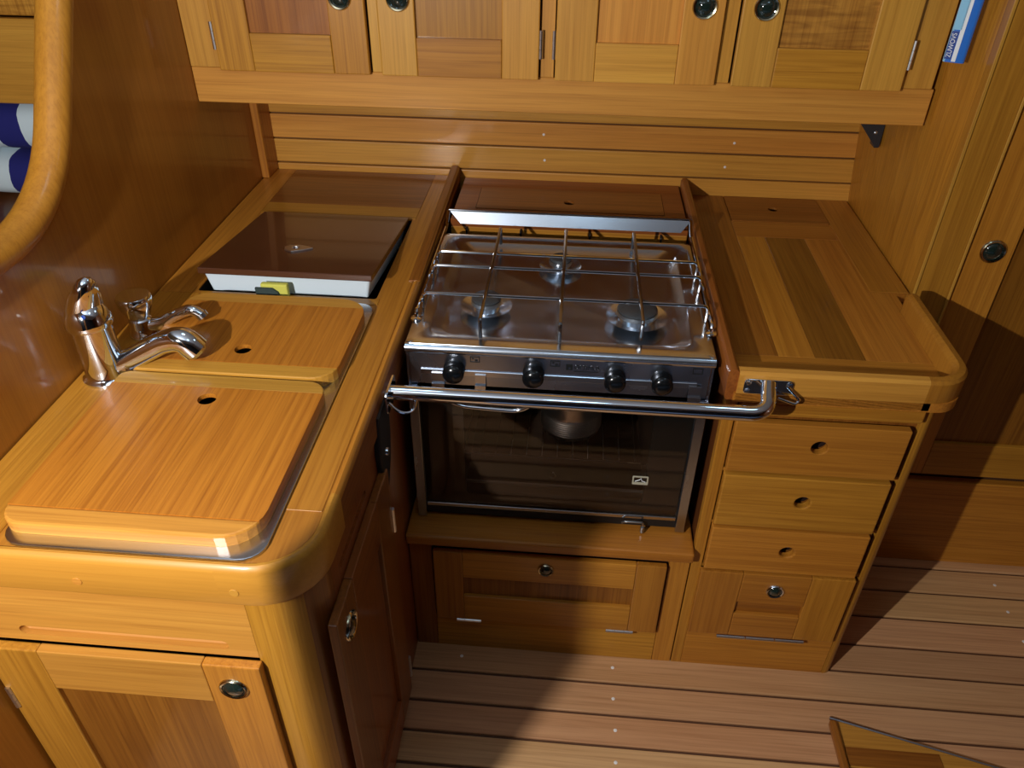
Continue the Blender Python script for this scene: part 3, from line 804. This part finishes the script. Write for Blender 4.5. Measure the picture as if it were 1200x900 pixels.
text_mesh('lettering', 'OPTIMUS', 0.014, at(FRONT, -0.276, 0.8815, -SY0 + 0.0026), 'black', cp_, width=0.050)
def mark(u, v, wd, ht, hole=True):
    o_ = [(u - wd / 2, v - ht / 2), (u + wd / 2, v - ht / 2), (u + wd / 2, v + ht / 2), (u - wd / 2, v + ht / 2)]
    k = 0.0016
    h_ = [[(u - wd / 2 + k, v - ht / 2 + k), (u + wd / 2 - k, v - ht / 2 + k), (u + wd / 2 - k, v + ht / 2 - k), (u - wd / 2 + k, v + ht / 2 - k)]] if hole else []
    b2 = slab(o_, h_, -SY0 + 0.0022, -SY0 + 0.0028, FRONT); obj('pictogram', b2, 'black', cp_)
for u in (-0.503, -0.340, -0.055): mark(u, 0.888, 0.020, 0.014); 
for u in (-0.503, -0.340): mark(u + 0.003, 0.886, 0.006, 0.004, False); mark(u - 0.004, 0.890, 0.004, 0.003, False)
# emblem: black square with pale corner
b2 = slab([(-0.3175, 0.8745), (-0.3045, 0.8745), (-0.3045, 0.888), (-0.3175, 0.888)], [[(-0.313, 0.877), (-0.3085, 0.877), (-0.3085, 0.8815), (-0.313, 0.8815)]], -SY0 + 0.0022, -SY0 + 0.0028, FRONT); obj('emblem', b2, 'black', cp_)
obj('underline', box((-0.302, SY0 - 0.0028, 0.8715), (-0.252, SY0 - 0.0022, 0.8728)), 'black', cp_)
for u in (-0.546, -0.383, -0.218, -0.124):
    MM = at(FRONT, u, 0.862, -SY0 + 0.0022)
    kb = lathe([(0.0, 0.0), (0.022, 0.0), (0.0225, 0.003), (0.0215, 0.005), (0.0222, 0.018), (0.0215, 0.024), (0.017, 0.029), (0.009, 0.0318), (0, 0.0325)], MM, 28)
    obj('knob', kb, 'knob_black', gs, smooth=True)
# door, hung below the panel
ov = obj('oven_door', slab([(SX0 + 0.022, SZ0 + 0.008), (SX1 - 0.022, SZ0 + 0.008), (SX1 - 0.022, 0.800), (SX0 + 0.022, 0.800)],
         [rrect(SX0 + 0.115, SX1 - 0.105, SZ0 + 0.075, 0.785, 0.012, 4)], 0.0, 0.012, FRONT), 'black', gs)
for v in (ov,): v.location.y += SY0 + 0.0115; WLOC[v.name].y += SY0 + 0.0115
obj('pane', box((SX0 + 0.024, SY0 - 0.0045, SZ0 + 0.045), (SX1 - 0.024, SY0 - 0.0008, 0.798), 0.0008), 'oven_glass', ov)
for a, b2 in ((SX0 + 0.001, SX0 + 0.0215), (SX1 - 0.0215, SX1 - 0.001)):
    obj('edge_strip', box((a, SY0 - 0.010, SZ0 + 0.002), (b2, SY0 + 0.003, 0.818), 0.001), 'brushed', ov)
obj('bottom_strip', box((SX0 + 0.024, SY0 - 0.006, SZ0 + 0.034), (SX1 - 0.024, SY0 - 0.0006, SZ0 + 0.044), 0.001), 'steel', ov)
obj('top_strip', box((SX0 + 0.024, SY0 - 0.008, 0.806), (SX1 - 0.024, SY0 - 0.001, 0.8125), 0.001), 'steel', ov)
hh = round_path([(SX0 + 0.01, SY0 - 0.012, 0.797), (-0.575, SY0 - 0.014, 0.797), (-0.535, SY0 - 0.014, 0.775), (-0.41, SY0 - 0.014, 0.770), (-0.375, SY0 - 0.014, 0.797), (-0.035, SY0 - 0.014, 0.797)], 0.03, 6)
obj('handle', tube(hh, 0.005, 10), 'chrome', ov, smooth=True)
for u, wd in ((-0.580, 0.026), (-0.492, 0.022), (-0.055, 0.026)):
    b_ = bmesh.new()
    box((u - wd / 2, SY0 - 0.0125, 0.796), (u + wd / 2, SY0 - 0.0095, 0.826), bm=b_); box((u - wd / 2, SY0 - 0.0125, 0.8262), (u + wd / 2, SY0 - 0.006, 0.829), bm=b_)
    box((u - wd / 2, SY0 - 0.0080, 0.8292), (u + wd / 2, SY0 - 0.0052, 0.853), bm=b_)
    obj('clip', b_, 'steel', gs)
# maker's thermometer plate and small catch on the door
tp = slab(rrect(-0.156, -0.121, 0.578, 0.602, 0.002, 2), [rrect(-0.153, -0.124, 0.584, 0.599, 0.001, 1)], -SY0 + 0.0048, -SY0 + 0.0065, FRONT); obj('badge', tp, 'thermo', ov)
b_ = tube([(-0.150, SY0 - 0.006, 0.587), (-0.140, SY0 - 0.006, 0.592), (-0.137, SY0 - 0.006, 0.5965), (-0.135, SY0 - 0.006, 0.589), (-0.127, SY0 - 0.006, 0.586)], 0.0009, 6); obj('badge_needle', b_, 'white', ov)
lk = round_path([(-0.168, SY0 - 0.012, 0.462), (-0.160, SY0 - 0.016, 0.470), (-0.120, SY0 - 0.016, 0.470), (-0.120, SY0 - 0.016, 0.450)], 0.004, 3)
b_ = tube(lk, 0.0025, 8); tube([(-0.120, SY0 - 0.016, 0.456), (-0.120, SY0 - 0.016, 0.440)], 0.005, 8, bm=b_); obj('catch', b_, 'burner_alu', ov, smooth=True)
# oven rack
rk = bmesh.new()
ZK = 0.575
tube([(-0.545, 0.115, ZK), (-0.108, 0.115, ZK)], 0.003, 8, bm=rk); tube([(-0.545, 0.53, ZK), (-0.108, 0.53, ZK)], 0.003, 8, bm=rk)
for i in range(13):
    x = -0.542 + i * 0.036; tube([(x, 0.115, ZK + 0.003), (x, 0.53, ZK + 0.003)], 0.0016, 6, bm=rk)
obj('oven_rack', rk, 'chrome', gs, smooth=True)
b_ = tube([(-0.545, 0.10, 0.500), (-0.108, 0.10, 0.500)], 0.004, 8); obj('oven_burner', b_, 'burner_alu', gs)
b_ = lathe([(0.007, 0), (0.010, 0.001), (0.010, 0.003), (0.007, 0.003)], at(FRONT, -0.335, 0.535, -0.10), 16); obj('burner_ring', b_, 'chrome', gs)
# burners
for (x, y, rc_, rb) in ((-0.498, 0.215, 0.056, 0.033), (-0.343, 0.420, 0.050, 0.027), (-0.172, 0.200, 0.066, 0.044)):
    T = Matrix.Translation((x, y, 0.9045))
    bu = obj('burner', lathe([(rc_ * 0.60, 0.0), (rc_ * 0.98, 0.012), (rc_, 0.013), (rc_ * 0.62, 0.004), (rb * 0.85, 0.003), (rb * 0.85, 0.016), (0, 0.016)], T, 32), 'steel', gs, smooth=True)
    obj('burner_crown', lathe([(0, 0.0165), (rb * 0.95, 0.0165), (rb * 1.02, 0.019), (rb * 1.0, 0.027), (0, 0.027)], T, 32), 'burner_alu', bu, smooth=True)
    obj('burner_cap', lathe([(0, 0.0275), (rb * 0.96, 0.0275), (rb * 0.96, 0.031), (rb * 0.85, 0.034), (0, 0.035)], T, 32), 'burner_iron', bu, smooth=True)
# pan supports
ZP = 0.962
for y in (0.376, 0.305, 0.176):
    p = round_path([(-0.630, y, 0.925), (-0.630, y, ZP), (-0.030, y, ZP), (-0.030, y, 0.925)], 0.012, 4)
    obj('cross_rod', tube(p, 0.0035, 8), 'chrome', gs, smooth=True)
for x, y0_, y1_ in ((-0.494, 0.062, 0.500), (-0.334, 0.062, 0.506), (-0.170, 0.085, 0.506)):
    p = round_path([(x, y0_ + 0.006, 0.926), (x, y0_, ZP + 0.0075), (x, y1_, ZP + 0.0075), (x, y1_ + 0.004, 0.926)], 0.006, 4)
    obj('pan_rod', tube(p, 0.004, 8), 'dark_steel', gs, smooth=True)
for x in (-0.637, -0.024):
    p = round_path([(x, 0.130, 0.926), (x, 0.135, 0.942), (x, 0.560, 0.942), (x, 0.600, 0.966)], 0.02, 5)
    o_ = obj('side_rail', tube(p, 0.004, 8), 'chrome', gs, smooth=True)
    obj('foot', lathe([(0, 0), (0.012, 0), (0.012, 0.003), (0.006, 0.005), (0, 0.006)], Matrix.Translation((x, 0.130, 0.9245)), 14), 'chrome', o_, smooth=True)
# raised back plate of the hob
b_ = slab([(-0.637, 0.0), (-0.020, 0.0), (-0.046, 0.034), (-0.606, 0.034)], [], 0, 0.002)
xf(b_, Matrix.Translation((0, 0.603, 0.968)) @ Matrix.Rotation(math.radians(-118), 4, 'X')); obj('back_plate', b_, 'steel', gs)
b_ = tube([(-0.637, 0.603, 0.9675), (-0.022, 0.603, 0.9675)], 0.0035, 8); obj('back_rod', b_, 'chrome', gs, smooth=True)

# saucepan in the oven
pn = thing('saucepan', 'shiny steel saucepan with a looped handle standing inside the oven', 'saucepan', (-0.297, 0.235, ZK + 0.006))
TP = Matrix.Translation((-0.297, 0.235, ZK + 0.0055))
prof = [(0, 0.0), (0.062, 0.0), (0.070, 0.005), (0.072, 0.014)]
for i in range(8): prof += [(0.0735, 0.016 + i * 0.006), (0.0722, 0.019 + i * 0.006)]
prof += [(0.073, 0.070), (0.074, 0.098), (0.082, 0.102), (0.082, 0.105), (0.072, 0.104), (0.070, 0.02), (0, 0.012)]
obj('pot', lathe(prof, TP, 36), 'pot_steel', pn, smooth=True)
hp = round_path([(-0.366, 0.215, ZK + 0.078), (-0.395, 0.205, ZK + 0.075), (-0.412, 0.195, ZK + 0.085), (-0.418, 0.190, ZK + 0.11)], 0.012, 4)
obj('handle', tube(hp, 0.006, 10), 'chrome', pn, smooth=True)

# ------------------------------------------------------------------ grab rail in front of the stove
cr = thing('grab_rail', 'chrome tubular grab rail across the front of the stove', 'rail', (-0.31, -0.09, 0.86))
YR, ZB = -0.098, 0.898
p = round_path([(XL + 0.589, YR, ZB), (0.055, YR, ZB - 0.002), (0.066, -0.030, 0.915)], 0.055, 10)
obj('tube', tube(p, 0.0145, 18), 'chrome', cr, smooth=True)
b_ = slab(rrect(0.020, 0.112, 0.892, 0.925, 0.008, 4), [], 0.0255, 0.0295, FRONT, bev=0.001); obj('flange', b_, 'chrome', cr)
b_ = slab(rrect(-0.135, -0.062, 0.870, 0.918, 0.008, 4), [], -0.6478, -0.6440, SIDE, bev=0.001)
xf(b_, Matrix.Translation((0, 0, 0))); obj('flange', b_, 'chrome', cr)
for (u, v) in ((0.028, 0.918), (0.028, 0.899), (0.104, 0.918)):
    obj('screw', lathe([(0.0055, 0), (0.005, 0.002), (0, 0.003)], at(FRONT, u, v, 0.0295), 10), 'steel', cr, smooth=True)
lp = round_path([(0.100, -0.032, 0.914), (0.126, -0.040, 0.890), (0.118, -0.045, 0.884), (0.085, -0.040, 0.893)], 0.008, 4)
obj('lanyard_ring', tube(lp, 0.0028, 8), 'chrome', cr, smooth=True)
lp = round_path([(-0.644, -0.125, 0.893), (-0.625, -0.130, 0.875), (-0.600, -0.120, 0.870), (-0.596, -0.102, 0.890)], 0.015, 5)
obj('lanyard_ring', tube(lp, 0.003, 8), 'chrome', cr, smooth=True)

# ------------------------------------------------------------------ unseen post added left of the view to cast the floor shadow
struct('shadow_post', box((-0.925, -1.08, 0.0), (-0.872, -1.03, 1.40), 0.008, 3), 'amber_z')

# ------------------------------------------------------------------ upper cabinet
uc = thing('wall_cabinet', 'long wooden wall cabinet with four framed doors above the worktops', 'cabinet', (-0.38, 0.78, 1.22))
YU = 0.592
obj('bottom', box((XL + 0.001, YU + 0.018, 1.222), (0.445, YB - 0.002, 1.24)), 'amber_x', uc)
obj('top', box((XL + 0.001, YU + 0.018, 1.73), (0.40, YB - 0.002, 1.75)), 'amber_x', uc)
obj('backing', box((XL + 0.003, YU + 0.019, 1.241), (0.425, YU + 0.03, 1.729)), 'hole_shade', uc)
obj('bottom_rail', box((XL + 0.001, YU, 1.222), (0.462, YU + 0.018, 1.3025), 0.0015), 'honey_x', uc)
obj('top_rail', box((XL + 0.001, YU, 1.65), (0.452, YU + 0.018, 1.75), 0.0015), 'honey_x', uc)
dxs = [(-1.157, -0.803), (-0.775, -0.416), (-0.379, -0.022), (0.014, 0.384)]
for a, b2 in ((XL + 0.001, -1.160), (-0.800, -0.778), (-0.413, -0.382), (-0.019, 0.011), (0.387, 0.456)):
    obj('stile', box((a, YU, 1.303), (b2, YU + 0.018, 1.6495), 0.001), 'honey_z', uc)
for k, (a, b2) in enumerate(dxs):
    d_ = frame_door('door', FRONT, a, b2, 1.300, 1.64, -(YU - 0.0005), 0.016, 0.083 if k < 2 else 0.088, 0.083, 0.083, uc, 'amber_z' if k == 0 else 'honey_z', 'amber_x' if k != 2 else 'honey_x', ('teak_z', 'amber_z', 'honey_z', 'figured_z')[k], recess=0.011)
    lx = (-0.856, -0.727, -0.066, 0.063)[k]
    latch(FRONT, lx, 1.462, -(YU - 0.0165), d_, 0.0265)
    hx = (a - 0.004) if k in (0, 2) else (b2 + 0.004)
    hinge(FRONT, hx - 0.003, hx + 0.003, 1.345, 1.405, -(YU - 0.0125), d_)
    hinge(FRONT, hx - 0.003, hx + 0.003, 1.545, 1.605, -(YU - 0.0125), d_)

# black corner bracket under the cabinet at the partition
br = thing('bracket', 'small dark angle bracket under the wall cabinet at the right partition', 'bracket', (0.45, 0.85, 1.16))
b_ = slab([(0.345, 1.2215), (0.4585, 1.2215), (0.4575, 1.103), (0.447, 1.103)], [circ(0.440, 1.140, 0.0045, 10)], -0.803, -0.800, FRONT, bev=0.0005); obj('web', b_, 'bracket', br)
b_ = box((0.446, 0.8035, 1.100), (0.4575, 0.840, 1.2215), 0.001); obj('leg', b_, 'bracket', br)
b_ = box((0.385, 0.8035, 1.2170), (0.433, 0.860, 1.2218), 0.001); obj('top_plate', b_, 'steel', br)
obj('screw', lathe([(0.0042, 0), (0, 0.002)], at(FRONT, 0.440, 1.140, -0.8005), 10), 'steel', br)

# blue tube held at the end of the cabinet
bt = thing('tube_pack', 'blue and white printed tube hung upright beside the wall cabinet end', 'tube', (0.444, 0.505, 1.382))
b_ = loft([[(0.444 + (x * math.cos(-0.4) - y * math.sin(-0.4)), 0.503 + (x * math.sin(-0.4) + y * math.cos(-0.4)), z) for x, y in rrect(-0.0205, 0.0205, -0.011, 0.011, 0.007, 4)] for z in (1.382, 1.58)], True, True)
for f in b_.faces:
    c_ = f.calc_center_median()
    nx = f.normal.x if f.normal.length else 0
bmesh.ops.recalc_face_normals(b_, faces=b_.faces)
for f in b_.faces:
    f.material_index = 1 if f.normal.x * math.cos(-0.4) + f.normal.y * math.sin(-0.4) < -0.3 else 0
obj('body', b_, ['blue', 'pale_blue'], bt, smooth=True)
TM = Matrix.Translation((0.444, 0.503, 0)) @ Matrix.Rotation(-0.4, 4, 'Z')
b_ = box((-0.019, -0.0118, 1.388), (-0.006, -0.0112, 1.441)); xf(b_, TM); obj('label', b_, 'navy', bt)
b_ = box((-0.019, -0.0118, 1.444), (-0.003, -0.0112, 1.57)); xf(b_, TM); obj('label', b_, 'pale_blue', bt)
b_ = box((-0.005, -0.0118, 1.384), (0.003, -0.0112, 1.57)); xf(b_, TM); obj('label', b_, 'white', bt)
text_mesh('lettering', 'ZUWOVS', 0.0125, TM @ at(FRONT, -0.0125, 1.4145, 0.0120) @ Matrix.Rotation(PI / 2, 4, 'Z'), 'white', bt, width=0.046)
b_ = tube([(0.463, 0.512, 1.50), (0.463, 0.512, 1.57)], 0.010, 12); obj('clip', b_, 'black', bt)

# ------------------------------------------------------------------ floor hatch at lower right
fh = thing('floor_hatch', 'raised slatted floor panel with slanted metal edge at lower right', 'floor panel', (0.6, -0.45, 0.0))
def ly(x): return -0.135 - (x - 0.385) * 0.26
b_ = slab([(0.386, -0.90), (0.95, -0.90), (0.95, ly(0.95) - 0.004), (0.386, ly(0.386) - 0.004)], [], 0.0005, 0.010); obj('base', b_, 'honey_x', fh)
y = -0.90
while y < -0.15:
    y1_ = y + 0.050
    xm = 0.95 if ly(0.95) > y1_ else 0.385 + (-0.135 - y1_ - 0.008) / 0.26
    if xm > 0.42: obj('slat', box((0.388, y, 0.0102), (min(0.948, xm), y1_ - 0.005, 0.0125), 0.0006), 'red_x', fh)
    y = y1_
b_ = tube([(0.372, ly(0.372), 0.008), (0.955, ly(0.955), 0.008)], 0.0045, 8); obj('metal_edge', b_, 'steel', fh)
b_ = box((0.366, -0.90, 0.0005), (0.384, -0.142, 0.022), 0.006, 3); obj('side_bar', b_, 'red_y', fh)

# ------------------------------------------------------------------ cabin seen through the opening
lc = thing('cabin_locker', 'wooden locker front seen through the left bulkhead opening above the cushions', 'locker', (-1.8, 0.72, 1.165))
obj('fascia', box((-2.6, 0.700, 1.168), (-1.275, 0.725, 1.374), 0.003), 'honey_x', lc)
obj('upper_panel', box((-2.6, 0.718, 1.378), (-1.275, 0.735, 1.95), 0.003), 'figured_z', lc)
bn = thing('bench', 'dark bench top under the striped cushions beyond the left bulkhead', 'bench', (-1.9, 0.9, 0))
obj('seat', box((-2.6, 0.55, 0.855), (-1.275, 1.29, 0.885), 0.004), 'dark_x', bn)
obj('front', box((-2.6, 0.57, 0.0), (-1.275, 0.59, 0.854)), 'dark_x', bn)
def cushion(label, cx, cy, z0, sx, sy, sz, ph_):
    b2 = bmesh.new(); nu, nv = 28, 20; rings = []
    for j in range(nv + 1):
        t_ = -PI / 2 + PI * j / nv; ring = []
        for i in range(nu):
            a = 2 * PI * i / nu
            f = lambda c, e: math.copysign(abs(c) ** e, c)
            ring.append(b2.verts.new((cx + sx * f(math.sin(t_), 0.35), cy + sy * f(math.cos(t_), 0.35) * f(math.cos(a), 0.7), z0 + sz + sz * f(math.cos(t_), 0.35) * f(math.sin(a), 0.7))))
        rings.append(ring)
    for r1, r2 in zip(rings, rings[1:]):
        for i in range(nu): b2.faces.new((r1[i], r1[(i + 1) % nu], r2[(i + 1) % nu], r2[i]))
    bmesh.ops.remove_doubles(b2, verts=b2.verts, dist=1e-5)
    o_ = obj('cushion', b2, 'stripe', None, smooth=True)
    return tag(o_, label, 'cushion', 'striped cushions beyond the bulkhead')
cushion('lower of the two blue and white striped cushions beyond the left bulkhead', -1.805, 0.86, 0.8855, 0.26, 0.14, 0.066, 0)
cushion('upper of the two blue and white striped cushions beyond the left bulkhead', -1.935, 0.86, 1.0180, 0.26, 0.14, 0.072, 0)
